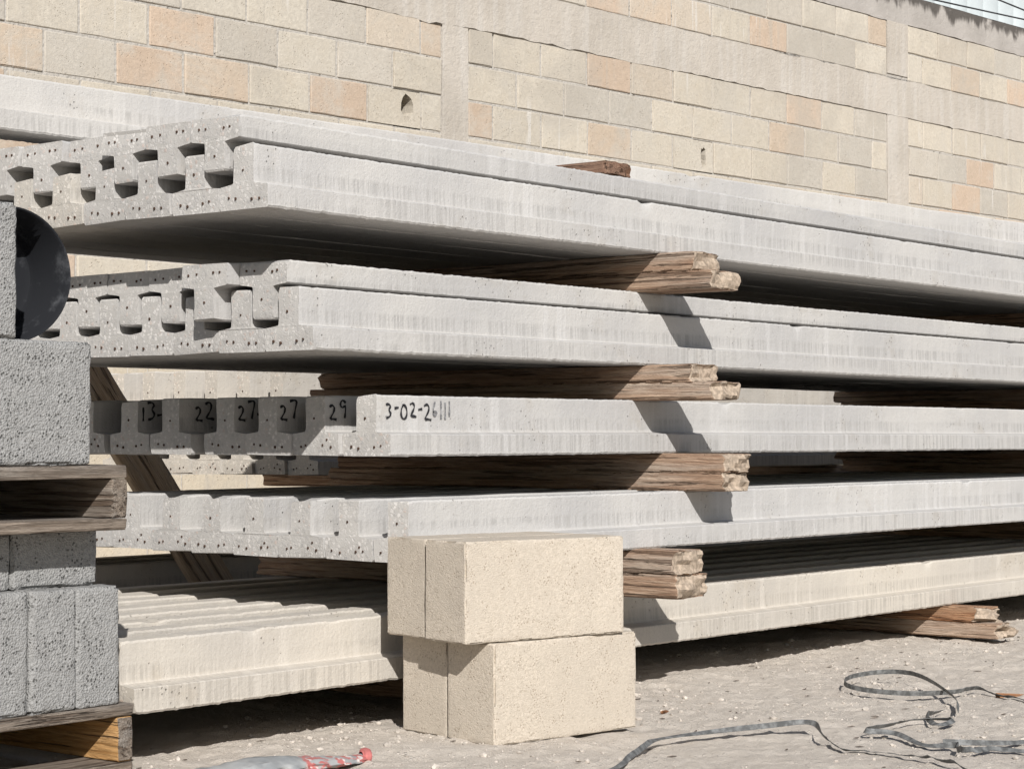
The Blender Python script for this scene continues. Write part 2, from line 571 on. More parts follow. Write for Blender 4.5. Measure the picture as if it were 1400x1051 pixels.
# ------------------------------------------------------------------ the block wall behind
WN = math.radians(86.0)
WD = Vector((math.cos(WN - math.pi / 2), math.sin(WN - math.pi / 2), 0))
WP = Vector((CAM.x, CAM.y, 0)) + 8.0 * Vector((math.cos(WN), math.sin(WN), 0))
wall = link('block_wall', None, loc=WP, rz=WN - math.pi / 2)
tag(wall, 'tall wall of tan and peach concrete blocks with grey bands and posts behind the joists', 'wall')
S0, S1 = -0.5, 18.5
COURSE, BEAM0, BEAM1, CAP0, CAP1 = 0.2052, 2.885, 3.148, 3.556, 3.765
COLS = [(7.90, 8.105), (12.33, 12.60)]
HOLES = [(7.635, 2.385, 0.085, 0.165), (10.227, 2.365, 0.05, 0.14)]


def wbox(x0, x1, y0, y1, z0, z1):
    v = [(x0, y0, z0), (x1, y0, z0), (x1, y1, z0), (x0, y1, z0), (x0, y0, z1), (x1, y0, z1), (x1, y1, z1), (x0, y1, z1)]
    f = [(0, 3, 2, 1), (4, 5, 6, 7), (0, 1, 5, 4), (1, 2, 6, 5), (2, 3, 7, 6), (3, 0, 4, 7)]
    return v, f


def join(parts):
    V, Fc = [], []
    for v, f in parts:
        b = len(V)
        V += [tuple(q) for q in v]
        Fc += [tuple(b + i for i in q) for q in f]
    return V, Fc


courses = []
z = BEAM0
while z > 0.05:
    courses.append((z - COURSE, z)); z -= COURSE
courses += [(BEAM1, BEAM1 + (CAP0 - BEAM1) / 2), (BEAM1 + (CAP0 - BEAM1) / 2, CAP0)]
core = []
for (z0, z1) in courses:
    cuts = [(h[0] - 0.10, h[0] + 0.10) for h in HOLES if z0 - 0.02 < h[1] < z1 + 0.02]
    x = S0
    for a, b in sorted(cuts) + [(S1, S1)]:
        core.append(wbox(x, a, 0.007, 0.15, max(z0, -0.05), z1)); x = b
core.append(wbox(S0, S1, 0.30, 0.31, -0.05, CAP0))
v, f = join(core)
# trowelled mortar face: uneven
mo = link('mortar', mesh('mortar', v, f, [M_MORTAR]), wall)


def lumpy_slab(x0, x1, z0, z1, y0, y1, step, seed, amp, ragged=0.0):
    nxs, nzs = max(2, int((x1 - x0) / step)), max(2, int((z1 - z0) / step))
    V, Fc = [], []
    for k in range(nzs + 1):
        for i in range(nxs + 1):
            x, zz = x0 + (x1 - x0) * i / nxs, z0 + (z1 - z0) * k / nzs
            y = y0 + amp * (nz(x * 3 + seed, zz * 3, seed) + .5 * nz(x * 11, zz * 11 + seed, 2))
            if ragged and k == 0:
                zz -= ragged * (max(0, .6 * nz(x * 1.1 + seed, 1, seed)) + .5 * max(0, nz(x * 7, 4, seed)) + .25 * nz(x * 17, 2, seed))
                y += 0.0
            if ragged and k == nzs:
                zz += ragged * 0.5 * (nz(x * 3.1 + seed, 7, seed) + .6 * nz(x * 12, 4, seed))
            V.append((x, y, zz))
    n = nxs + 1
    for k in range(nzs):
        for i in range(nxs):
            Fc.append((k * n + i, k * n + i + 1, (k + 1) * n + i + 1, (k + 1) * n + i))
    b = len(V)
    for (i, k) in [(0, 0), (nxs, 0), (nxs, nzs), (0, nzs)]:
        q = V[k * n + i]
        V.append((q[0], y1, q[2]))
    bot = [i for i in range(n)]
    top = [nzs * n + i for i in range(n)]
    Fc.append(tuple([b, b + 1] + bot[::-1]))
    Fc.append(tuple(top + [b + 2, b + 3]))
    Fc.append(tuple([b + 3, b] + [k * n for k in range(nzs + 1)]))
    Fc.append(tuple([b + 1, b + 2] + [k * n + nxs for k in range(nzs, -1, -1)]))
    return V, Fc


v, f = lumpy_slab(S0, S1, BEAM0, BEAM1, -0.0015, 0.15, 0.05, 3.0, 0.003, 0.03)
link('beam', mesh('beam', v, f, [M_CAST], smooth=40), wall)
v, f = lumpy_slab(S0, S1, 0.0, CAP1 - CAP0, -0.0025, 0.155, 0.05, 8.0, 0.003, 0.03)
link('coping', mesh('coping', v, f, [M_CAP], smooth=40), wall, loc=(0, 0, CAP0 + .001))
for i, (a, b) in enumerate(COLS):
    v, f = lumpy_slab(a, b, 0.0, BEAM0 - .003, -0.0012, 0.148, 0.05, 5.0 + i, 0.003)
    link('post', mesh('post', v, f, [M_CAST], smooth=40), wall)
    v, f = lumpy_slab(a, b, BEAM1 + .03, CAP0 - .003, -0.0012, 0.148, 0.05, 15.0 + i, 0.003)
    link('post', mesh('post', v, f, [M_CAST], smooth=40), wall)

TONES = [tuple(c * .92 for c in q) for q in [(0.565, 0.515, 0.435), (0.55, 0.50, 0.425), (0.545, 0.48, 0.40), (0.555, 0.46, 0.365), (0.53, 0.49, 0.43), (0.505, 0.47, 0.415), (0.575, 0.53, 0.455), (0.55, 0.44, 0.345)]]


def block_mesh(w, h, d, seed):
    v, f, _ = rough_box(w, d, h, 0.09, seed, 0.0018, 14, 0.006, 0.004)
    return mesh('wall_block', v, f, [M_WALL])


def holed_block(w, h, d, hx, hz, hw, hh, seed):
    """a block with a jagged hole broken through its face"""
    V = []
    N = 14
    outer, ring, deep = [], [], []
    for i in range(N):
        a = 2 * math.pi * i / N + .2
        ca, sa = math.cos(a), math.sin(a)
        t = min((w / 2) / abs(ca) if abs(ca) > 1e-6 else 9, (h / 2) / abs(sa) if abs(sa) > 1e-6 else 9)
        outer.append((ca * t, -d / 2, h / 2 + sa * t))
        r = R.uniform(.75, 1.15)
        ring.append((hx + ca * hw * r * .5, -d / 2 + .002, hz + sa * hh * .5 * r))
        deep.append((hx + ca * hw * .45, d / 2, hz + sa * hh * .45))
    corners = [(-w / 2, -d / 2, 0), (w / 2, -d / 2, 0), (w / 2, -d / 2, h), (-w / 2, -d / 2, h)]
    V = outer + ring + deep + corners + [(x, d / 2, q) for x, y, q in corners]
    Fc = []
    for i in range(N):
        j = (i + 1) % N
        Fc.append((i, j, N + j, N + i))
        Fc.append((N + i, N + j, 2 * N + j, 2 * N + i))
        o1, o2 = outer[i], outer[j]
        for c, q in enumerate(corners):
            a1 = math.atan2(q[2] - h / 2, q[0]) % (2 * math.pi)
            x1, x2 = math.atan2(o1[2] - h / 2, o1[0]) % (2 * math.pi), math.atan2(o2[2] - h / 2, o2[0]) % (2 * math.pi)
            if x2 < x1:
                x2 += 2 * math.pi
            if a1 < x1:
                a1 += 2 * math.pi
            if x1 < a1 < x2:
                Fc.append((i, 3 * N + c, j))
    b = 3 * N
    Fc += [(b, b + 1, b + 5, b + 4), (b + 1, b + 2, b + 6, b + 5), (b + 2, b + 3, b + 7, b + 6), (b + 3, b, b + 4, b + 7)]
    return mesh('broken_block', V, Fc, [M_WALL])


lib = {}
low = []
wr = random.Random(21)
nblk = 0
cands = []
for ci, (z0, z1) in enumerate(courses):
    h = z1 - z0 - 0.012
    x = S0 - (0.205 if ci % 2 else 0.0) + wr.uniform(-.03, .03)
    segs = []
    stops = sorted([S0] + [q for c in COLS for q in c] + [S1])
    for a, b in ((S0, COLS[0][0]), (COLS[0][1], COLS[1][0]), (COLS[1][1], S1)):
        x = a + (0.0 if ci % 2 else wr.choice([0.19, 0.2]))
        if not ci % 2:
            segs.append((a, x))
        while x < b - 0.06:
            e = min(x + 0.402 + wr.uniform(-.006, .006), b)
            if b - e < 0.06:
                e = b
            segs.append((x, e)); x = e
    for (a, b) in segs:
        cands.append((z0, h, a + 0.006, b - 0.006))
for (z0, h, a, b) in cands:
    w = b - a
    vis = 1.0 < z0 and 4.4 < b and a < 15.4
    if not vis:
        v, f = wbox(a, b, 0.0, 0.05, max(z0 + .006, 0.0), z0 + .006 + h)
        low.append((v, f)); continue
    hole = None
    for hl in HOLES:
        if a < hl[0] < b and z0 - .01 < hl[1] < z0 + h:
            hole = hl
    if hole:
        hh = min(hole[3], h - .015)
        hz = min(max(hole[1] - z0, hh / 2 + .007), h - hh / 2 - .007)
        me = holed_block(w, h, 0.15, hole[0] - (a + b) / 2, hz, hole[2], hh, 3)
        y = 0.075
    else:
        key = (round(w, 1), round(h, 2), wr.randrange(3))
        if key not in lib:
            lib[key] = (block_mesh(w, h, 0.08, len(lib) + 1), w, h)
        me, w0, h0 = lib[key]
        y = 0.04 + wr.uniform(-.004, .004)
    o = link('block', me, wall, loc=((a + b) / 2, y, z0 + .006))
    if not hole:
        o.scale = (w / w0, 1, h / h0)
        o.rotation_euler = (0, 0, wr.uniform(-.004, .004))
    t = TONES[wr.randrange(len(TONES))] if wr.random() < .75 else TONES[0]
    q = wr.uniform(.93, 1.05)
    o.color = (t[0] * q, t[1] * q, t[2] * q, 1)
    nblk += 1
v, f = join(low)
o = link('lower_courses', mesh('lower_courses', v, f, [M_WALL]), wall)
o.color = (0.53, 0.47, 0.375, 1)
o['kind'] = 'stuff'

# pale shed of white sheets rising behind the wall
shed = link('sheet_shed', None, loc=WP, rz=WN - math.pi / 2)
tag(shed, 'white painted sheet shed rising behind the top of the block wall', 'shed')
v, f, _ = rough_box(0.285, 0.03, 5.6, 0.4, 3, 0.0, 1, 0.012, 0)
pm = mesh('sheet', v, f, [M_SHED], smooth=40)
for i in range(34):
    link('sheet', pm, shed, loc=(11.0 + i * 0.30, 2.6, 0))
v, f = wbox(10.7, 20.9, 2.625, 2.68, 0, 5.55)
link('frame', mesh('frame', v, f, [M_SHED]), shed)


def tube(pts, r, n=6):
    V, Fc = [], []
    for i, p in enumerate(pts):
        p = Vector(p)
        d = (Vector(pts[min(i + 1, len(pts) - 1)]) - Vector(pts[max(i - 1, 0)])).normalized()
        u = d.cross(Vector((0, 0, 1))).normalized()
        w = d.cross(u)
        for k in range(n):
            a = 2 * math.pi * k / n
            V.append(p + (u * math.cos(a) + w * math.sin(a)) * r)
    for i in range(len(pts) - 1):
        for k in range(n):
            Fc.append((i * n + k, i * n + (k + 1) % n, (i + 1) * n + (k + 1) % n, (i + 1) * n + k))
    Fc.append(tuple(range(n))[::-1])
    Fc.append(tuple((len(pts) - 1) * n + k for k in range(n)))
    return V, Fc


def wall_pt(s, n, z):
    q = WP + WD * s + Vector((math.cos(WN), math.sin(WN), 0)) * n
    return Vector((q.x, q.y, z))


for (sa, za, sb, zb, lab) in ((9.5, 4.12, 19.0, 4.44, 'thin dark cable strung just above the wall coping'),
                              (9.5, 4.85, 19.0, 4.28, 'thin dark cable sloping across the white shed')):
    pts = []
    for i in range(21):
        t = i / 20
        pts.append(wall_pt(sa + (sb - sa) * t, 1.2, za + (zb - za) * t - 0.03 * 4 * t * (1 - t)))
    v, f = tube(pts, 0.007)
    tag(link('cable', mesh('cable', v, f, [M_WIRE])), lab, 'cable')

# ------------------------------------------------------------------ concrete joists
W, HJ = 0.1405, 0.131
GREY = (0.495, 0.485, 0.472)
CREAM = (0.545, 0.507, 0.452)


def profile(H):
    m = W / 2
    half = [(0.003, 0.0), (0.0, 0.003), (0.0, 0.024), (0.0, 0.0455), (0.002, 0.0475), (0.020, 0.0495), (m - 0.0325, 0.0520), (m - 0.0300, 0.0545),
            (m - 0.0292, 0.066), (m - 0.0288, 0.088), (m - 0.0300, H - 0.020), (m - 0.0300, H - 0.004), (m - 0.0270, H)]
    right = [(W - y, z) for y, z in half[::-1]]
    return half + right         # front bottom, up the front, over the top, down the back


def joist_mesh(L, H, seed, fine, flip=False, cap=True):
    pr = profile(H)
    n = len(pr)
    xs = []
    x = 0.0
    lim = 3.7 if fine else 0.36
    st = 0.007 if fine else 0.02
    while x < lim:
        xs.append(x); x += st
    while x < L:
        xs.append(x); x += 0.15
    xs.append(L)
    V, Fc, idx = [], [], []
    sd = seed * 5.31
    for i, x in enumerate(xs):
        bowz = 0.0016 * nz(x * 0.9 + sd, 1.0, 2.0) + 0.0006 * nz(x * 5 + sd, 3.0, 1.0)
        for k, (y, z) in enumerate(pr):
            kk = min(k, n - 1 - k)
            sg = 1 if k < n / 2 else -1
            dy = 0.0012 * nz(x * 1.3 + sd, k * .15, 4.0) + .0002 * nz(x * 14 + sd, k * .9, 8.0)
            dz = bowz
            if kk <= 1:      # ragged bottom arris, with a burr hanging here and there
                r = .6 * nz(x * 38 + sd, sg * 3.0, 6.0) + nz(x * 105 + sd, sg * 5.0, 2.0)
                dz += 0.0022 * r - .006 * min(0.0, nz(x * 13 + sd, sg * 4.0, 5.0) + .42)
                if kk == 1:
                    dz += 0.0018 * max(0.0, nz(x * 21 + sd, sg, 9.0)) + 0.0012
                dy += sg * .0016 * (nz(x * 40 + sd, sg * 2, 3.0) - .3)
            elif kk in (3, 4):
                dz += 0.0009 * nz(x * 30 + sd, sg * 9.0, 2.0)
            elif kk >= n // 2 - 2:   # web top arris
                r = .5 * nz(x * 30 + sd, sg * 7.0, 1.0) + .9 * nz(x * 100 + sd, sg, 8.0)
                c = max(0.0, nz(x * 9 + sd, 12.0, sg * 1.0) - .34)
                dz += 0.0022 * r - 0.018 * c
                dy += sg * 0.012 * c + sg * .0008 * r
            dx = 0.0
            if i == 0:
                dx = 0.0008 * nz(y * 60 + sd, z * 60, 3.0) + .001 * nz(y * 22, z * 22 + sd, 1.0) + (0.002 if kk in (0, 1, n // 2 - 1) else 0.0)
            if i <= 1 and kk in (0, 1, n // 2 - 2, n // 2 - 1):   # knocked corners at the sawn end
                e = max(0.0, nz(k * 1.9 + sd * 3.1, sd, 5.0) + .15) * (.008 if i == 0 else .004)
                dz += e if kk <= 1 else -e
                dx += e * .5
            V.append((x + dx, y + dy, (H - (z + dz)) if flip else z + dz))
    for i in range(len(xs) - 1):
        for k in range(n):
            a, b = i * n + k, i * n + (k + 1) % n
            q = (a, a + n, b + n, b)
            Fc.append(q if flip else q[::-1]); idx.append(0)
    # end caps: strips across the profile
    for base, rev in ((0, False), ((len(xs) - 1) * n, True)):
        for k in range(n // 2 - 1):
            q = (base + k, base + k + 1, base + n - 2 - k, base + n - 1 - k)
            Fc.append(q if (rev != flip) else q[::-1]); idx.append(1)
    Fc2 = []
    for q in Fc:
        Fc2.append(q[::-1])
    me = mesh('concrete_joist', V, Fc2, [M_SIDE, M_END], idx, smooth=24)
    return me


def strand_mesh(H, flip, rr):
    V, Fc = [], []
    pts = [(0.024, 0.020), (0.044, 0.022), (0.096, 0.020), (0.116, 0.022), (W / 2, 0.082), (0.036, 0.033)][:rr.choice([5, 5, 6])]
    for (y, z) in pts:
        y += rr.uniform(-.004, .004); z += rr.uniform(-.004, .004)
        zz = H - z if flip else z
        r = rr.uniform(.0019, .0028)
        b = len(V)
        ring = 7
        for xo, q in ((-0.0022, .9), (0.006, 1.0)):
            for k in range(ring):
                a = 2 * math.pi * k / ring
                V.append((xo, y + math.cos(a) * r * q, zz + math.sin(a) * r * q * 1.25))
        Fc.append(tuple(b + k for k in range(ring)))
        for k in range(ring):
            Fc.append((b + k, b + ring + k, b + ring + (k + 1) % ring, b + (k + 1) % ring))
    return mesh('strand_ends', V, Fc, [M_STRAND])


ORD = ['front', 'second', 'third', 'fourth', 'fifth', 'sixth', 'seventh', 'eighth', 'ninth', 'tenth']
jlib = {}
jr = random.Random(5)
slib = {f: [strand_mesh(HJ, f, jr) for _ in range(4)] for f in (False, True)}


def joist(x, y, z, label, group, col, fine=False, flip=False, L=6.0, H=HJ, rz=0.0, seed=None, rx=0.0):
    sd = seed if seed is not None else jr.randrange(1, 5)
    key = (fine, flip, L, H, sd)
    if key not in jlib:
        jlib[key] = joist_mesh(L, H, sd + (20 if fine else 0) + (7 if flip else 0), fine, flip)
    o = link('concrete_joist', jlib[key], loc=(x, y, z), rot=(rx, 0, rz))
    tag(o, label, 'joist', group)
    q = jr.uniform(.955, 1.035)
    o.color = (col[0] * q, col[1] * q, col[2] * q, 1)
    link('strand_ends', slib[flip][jr.randrange(4)], o, loc=(0, 0, (H - HJ) if flip else 0))['kind'] = 'stuff'
    return o


P = 0.143
NJ = 8
G = 'concrete joists of the front stack'


def jit(a):
    return [a + jr.uniform(-.007, .004) if i else a for i in range(NJ)]


Z1, Z2, Z3, Z4, Z5 = 0.092, 0.335, 0.559, 0.777, 1.057
H4, H5 = 0.121, 0.112
U4, U5 = Z4 + 0.187 - H4, Z5 + 0.191 - H5
E1, E2, E4, F4, E5, F5 = jit(-.746), jit(-.034), jit(-.258), jit(-.262), jit(-.385), jit(-.398)
F4[1] += -.03
F5[3], F5[4] = F5[3] + .03, F5[4] + .01
Y3 = [0, .1415, .283, .4255, .60, .766, .932, 1.075]
E3 = [-.026, -.038, -.045, -.040, -.05, -.032, -.03, -.04]
for i in range(NJ):
    fr = i == 0
    q = 'front' if i == 0 else ORD[i] + ' from the sunlit front'
    joist(E1[i], -.03 + i * P, Z1, 'cream concrete joist just above the ground, %s' % q, G, CREAM, i < 4, seed=1 if fr else None)
    joist(E2[i], -.10 + i * P, Z2, 'pale grey concrete joist resting over the cream joists, %s' % q, G, GREY, fr, seed=2 if fr else None)
    joist(E4[i], i * P, Z4, 'web-up grey joist in the lower nested layer, %s' % q, G, GREY, fr, seed=3 if fr else None)
    joist(F4[i], P / 2 + i * P, U4, 'upside-down grey joist in the lower nested layer, %s' % q, G, GREY, fr, True, seed=2 if fr else None, H=H4)
    joist(E5[i], i * P, Z5, 'web-up grey joist in the topmost nested layer, %s' % q, G, GREY if i not in (4, 5) else (.54, .515, .475), fr, seed=4 if fr else None, H=HJ if fr else .121)
    joist(F5[i], P / 2 + i * P, U5, 'upside-down grey joist in the topmost nested layer, %s' % q, G, GREY, fr, True, seed=3 if fr else None, H=H5)

# the marked layer
GLYPH = {
    '3': [[(0, .95), (.35, 1), (.55, .8), (.25, .58), (.58, .35), (.4, .05), (.05, 0)]],
    '-': [[(0, .45), (.35, .5)]],
    '0': [[(.3, .98), (.05, .65), (.1, .15), (.4, .02), (.65, .3), (.6, .8), (.3, .98)]],
    '2': [[(.02, .85), (.3, 1), (.52, .8), (.4, .45), (.02, .03), (.35, .06), (.7, .0)]],
    '6': [[(.3, 1), (.12, .6), (.1, .15), (.35, 0), (.5, .22), (.3, .38), (.12, .25)]],
    '1': [[(.1, 1), (.12, .5), (.1, 0)]],
    '7': [[(0, .92), (.35, 1), (.55, .92), (.4, .5), (.3, 0)]],
    '9': [[(.5, .8), (.25, 1), (.05, .72), (.25, .5), (.5, .72), (.48, .3), (.42, 0)]],
}
ADV = {'-': .48, '1': .38, '6': .66, '7': .7, '0': .8}


def writing(parent, text, x0, z0, h, wid, y, fade_from=99):
    for part, mat, name in ((0, M_INK, 'marker_writing'), (1, M_INK2, 'faded_marker_writing')):
        V, Fc = [], []
        x = x0
        for ci, ch in enumerate(text):
            if ch == ' ':
                x += .3 * h; continue
            hh = h * (0.78 + 0.3 * ((ci * 37) % 10) / 10) if ch != '-' else h
            dz = h * .12 * math.sin(ci * 2.3)
            if (ci >= fade_from) == bool(part):
                for st in GLYPH[ch]:
                    pts = []
                    for a, b in zip(st[:-1], st[1:]):
                        for t in (0, .5):
                            pts.append((a[0] + (b[0] - a[0]) * t, a[1] + (b[1] - a[1]) * t))
                    pts.append(st[-1])
                    sm = [pts[0]] + [tuple((pts[i - 1][c] + 2 * pts[i][c] + pts[i + 1][c]) / 4 for c in (0, 1)) for i in range(1, len(pts) - 1)] + [pts[-1]]
                    W2 = [(x + p[0] * hh, z0 + dz + p[1] * hh) for p in sm]
                    b0 = len(V)
                    for i, p in enumerate(W2):
                        a, c = W2[max(0, i - 1)], W2[min(len(W2) - 1, i + 1)]
                        dx, dzz = c[0] - a[0], c[1] - a[1]
                        l = math.hypot(dx, dzz) or 1
                        r = wid * (.85 + .3 * math.sin(i * 1.7 + ci)) / 2
                        V.append((p[0] - dzz / l * r, y, p[1] + dx / l * r))
                        V.append((p[0] + dzz / l * r, y, p[1] - dx / l * r))
                    for i in range(len(W2) - 1):
                        Fc.append((b0 + 2 * i, b0 + 2 * i + 1, b0 + 2 * i + 3, b0 + 2 * i + 2))
            x += ADV.get(ch, .72) * h
        if V:
            link(name, mesh(name, V, Fc, [mat]), parent)


marks = ['3-02-26111', '29', '27', '27-', '22', '13-1', None, None]
for i in range(NJ):
    lab = 'grey joist handwritten %s, %s from the sunlit front' % (marks[i], ORD[i]) if marks[i] and i else 'unmarked grey joist level with the handwritten marks, %s from the sunlit front' % ORD[i]
    if i == 0:
        lab = 'pale grey concrete joist with 3-02-26 written along its sunlit web'
    if i == 2:
        lab = 'grey concrete joist handwritten 27, next to the one marked 29'
    o = joist(E3[i], Y3[i], Z3, lab, G, GREY, i == 0, seed=4 if i == 0 else None)
    y = W / 2 - .0312
    if i == 0:
        writing(o, marks[0], .028, .082, .038, .0056, y, 6)
    elif marks[i]:
        writing(o, marks[i], {1: .012, 2: .008, 3: .010, 4: .048, 5: .012}[i], .078, .042, .0062, y)

# the single joist laid askew on top
tp = Vector((-3.212 + 2.794, -2.95 + 3.767, 0))
yaw = math.atan2(3.448 - 3.767, 6.68 - 2.794)
tp -= Vector((math.cos(yaw), math.sin(yaw), 0)) * 0.035
joist(tp.x, tp.y, 1.285, 'single grey concrete joist lying askew on top of the whole stack', G, (.51, .495, .475), True, rz=yaw, seed=2)

# ------------------------------------------------------------------ lumber spacers
wlib = {}


def lumber(x, y0, y1, z, w, t, label, group, mat=M_WOOD, seed=1, rz=0.0, tilt=0.0, name='lumber_spacer', step=.012, jag=.016, end=None):
    L = y1 - y0
    v, f, ax = rough_box(L, w, t, step, seed, 0.0026, 42, 0.004, 0.006, jag, 0.06)
    # long boards: lattice only needs to be fine across
    me = mesh('lumber', v, f, [mat, end or M_WOODEND], [1 if a == 0 else 0 for a in ax], smooth=22)
    o = link(name, me, loc=(x, (y0 + y1) / 2, z), rot=(tilt, 0, math.pi / 2 + rz))
    return tag(o, label, 'lumber', group)


GS = 'lumber spacers between the joist layers'
lv = [('on the ground under the cream joists', 0.0, Z1, 2.39, -.205, -.155, .10),
      ('between the cream joists and the layer above', Z1 + HJ, Z2, 0.705, -.225, -.22, .125),
      ('under the layer with handwriting', Z2 + HJ, Z3, 0.975, -.175, -.18, .125),
      ('over the layer with handwriting', Z3 + HJ, Z4, 0.899, -.198, -.135, .12),
      ('between the two nested layers', U4 + H4, Z5, 0.960, -.152, -.10, .125)]
sd = 3
for (wh, za, zb, x, yl, yu, wd) in lv:
    t = (zb - za) / 2
    m2 = M_WOODRED if 'ground' in wh else M_WOOD
    x += wd / 2
    lumber(x, yl, 1.17, za, wd, t - .0005, 'lower splintered lumber spacer %s' % wh, GS, M_WOOD, sd, jag=.035 if 'ground' in wh else .014)
    lumber(x - .004, yu, 1.13, za + t, wd - .006, t - .0005, 'upper splintered lumber spacer %s' % wh, GS, m2, sd + 1, jag=.045 if 'ground' in wh else .012)
    sd += 2
    if 'ground' in wh:
        for k, lab in enumerate(('lower', 'upper')):
            lumber(0.30, -.02, 1.1, za + k * t, .088, t - .0005, '%s lumber spacer on the ground behind the sand-coloured blocks' % lab, GS, M_WOOD, sd)
    else:
        for k, lab in enumerate(('lower', 'upper')):
            lumber(3.87, -.15, 1.16 + .03 * k, za + k * t, .088, t - .0005, '%s shaded lumber spacer %s, farther along the joists' % (lab, wh), GS, M_WOOD, sd, step=.02)
    sd += 1
lumber(0.892, .078, .85, U5 + H5 + .001, .115, .0345, 'short brown lumber chock under the askew top joist', GS, M_CHOCK, 31, jag=.008, end=M_CHOCK)
lumber(4.2, .078, .85, U5 + H5 + .001, .115, .0345, 'brown lumber chock under the far end of the askew top joist', GS, M_CHOCK, 32, jag=.008, end=M_CHOCK)

# ------------------------------------------------------------------ second stack behind
GB = 'concrete joists of the stack behind'
for li, zb in enumerate((.09, .282, .474, .667)):
    nm = ['lowest', 'second', 'third', 'top'][li]
    for i in range((3, 3, 7, 7)[li]):
        joist(1.43 - .012 * i + (-.93, -.90, .12, .0)[li], 1.78 + i * .143, zb, 'cream joist in the %s layer of the stack behind, %s from its front' % (nm, ORD[i] if i else 'first'),
              GB, (.54, .505, .455), False, H=.155 if li == 3 else HJ)
    for x in (2.3, 4.9):
        t = .089 if li == 0 else .060
        lumber(x, 1.70, 2.78, 0.0 if li == 0 else zb - .0605, .09, t, '%s lumber spacer under the %s layer of the stack behind' % ('near' if x < 3 else 'far', nm), 'lumber spacers of the stack behind', M_WOOD, 40 + li, step=.03)

# planks leaning behind the stack
for (xb, xt, zt, y, wd, lab, s) in ((1.115, .37, .95, 1.70, .13, 'pale plank leaning upright behind the ends of the front stack', 51),):
    L = math.hypot(xt - xb, zt)
    v, f, ax = rough_box(L, wd, .03, .02, s, .001, 30, .004, .003, .012, .07)
    me = mesh('plank', v, f, [M_PLANK, M_WOODEND], [1 if a == 0 else 0 for a in ax], smooth=38)
    o = link('leaning_plank', me, loc=((xb + xt) / 2, y, zt / 2 + .02), rot=(math.pi / 2, math.atan2(zt, xb - xt), 0))
    tag(o, lab, 'plank')

# ------------------------------------------------------------------ sand-coloured blocks
GSB = 'sand-coloured blocks stacked in front of the joists'


def place_block(cx, cy, z, yaw, k, lab, w=.143, L=.395, h=.199, mat=M_SAND, seed=1, group=GSB, name='concrete_block', step=.011, rnd=.0035, chip=.0055, amp=.0008, lay=0):
    """corner at (cx, cy): front right-hand edge starts there; k counts blocks back from the front"""
    v, f, ax = rough_box(L, w, h, step, seed, amp, 22, rnd, chip)
    d = Vector((math.cos(yaw), math.sin(yaw), 0))
    n = Vector((-d.y, d.x, 0))
    p = Vector((cx, cy, z)) + d * (L / 2) + n * (w / 2 + k * (w + .008))
    o = link(name, mesh('block', v, f, [mat], smooth=35), loc=p, rz=yaw)
    return tag(o, lab, 'block', group)


b1, b2 = math.radians(-8.5), math.radians(-12.0)
place_block(-.131, -.375, -.004, b1, 0, 'sand-coloured concrete block at the front of the bottom pair', seed=61)
place_block(-.124, -.376, -.004, b1, 1, 'sand-coloured concrete block at the back of the bottom pair', seed=62)
place_block(-.189, -.350, .1965, b2, 0, 'sand-coloured concrete block at the front of the top pair', seed=63, L=.412, w=.134)
place_block(-.181, -.351, .1965, b2, 1, 'sand-coloured concrete block at the back of the top pair', seed=64, w=.134)

# ------------------------------------------------------------------ grey blocks on pallets
GG = 'grey porous blocks on the pallets'
PX, PY = -0.787, -0.080


def pallet(x1, y0, z, h, fresh, label, tb=.022, bb=.02, nb=3):
    root = link('wooden_pallet', None, loc=(x1, y0, z))
    tag(root, label, 'pallet', 'wooden pallets under the grey blocks')
    Lx, Ly = 1.0, .95
    sh = h - tb - bb
    mb = M_PALLET
    for i in range(6):
        y = .055 + i * (Ly - .11) / 5
        v, f, ax = rough_box(Lx, .105, tb - .001, .03, 70 + i + int(z * 10), .0009, 30, .003, .0025, .006, .07)
        link('deck_board', mesh('deck_board', v, f, [mb, M_PALLET], [1 if a == 0 else 0 for a in ax], smooth=38), root, loc=(-Lx / 2 + (.004 if i else 0), y, h - tb + .0005))
    for i in range(nb):
        y = .06 + i * (Ly - .12) / (nb - 1)
        v, f, ax = rough_box(Lx - .01, .115, bb - .001, .03, 80 + i + int(z * 10), .0009, 30, .003, .0025, .006, .07)
        link('bottom_board', mesh('bottom_board', v, f, [mb]), root, loc=(-Lx / 2, y - .004, .0))
    for i in range(3):
        x = -.019 - i * (Lx - .04) / 2
        v, f, ax = rough_box(Ly, .034, sh - .001, .03, 90 + i, .0008, 30, .003, .002, .004, .07)
        mats = [M_PALLETNEW if fresh else M_PALLET, M_PALLET]
        link('stringer', mesh('stringer', v, f, mats, [1 if a == 0 else 0 for a in ax], smooth=38), root, loc=(x, Ly / 2 + .002, bb), rz=math.pi / 2)
    return root


pallet(PX, PY, 0.0, .122, True, 'weathered pallet on the ground with an orange fresh-wood stringer')
pallet(-.828, -.110, .4355, .115, False, 'grey weathered pallet sandwiched between two tiers of grey blocks', .024, .021, 7)


def grey(x0, x1, y0, y1, z0, z1, lab, seed):
    v, f, ax = rough_box(x1 - x0, y1 - y0, z1 - z0, .014, seed, .0016, 60, .006, .006)
    o = link('porous_block', mesh('porous_block', v, f, [M_GREY], smooth=50), loc=((x0 + x1) / 2, (y0 + y1) / 2, z0))
    return tag(o, lab, 'block', GG)


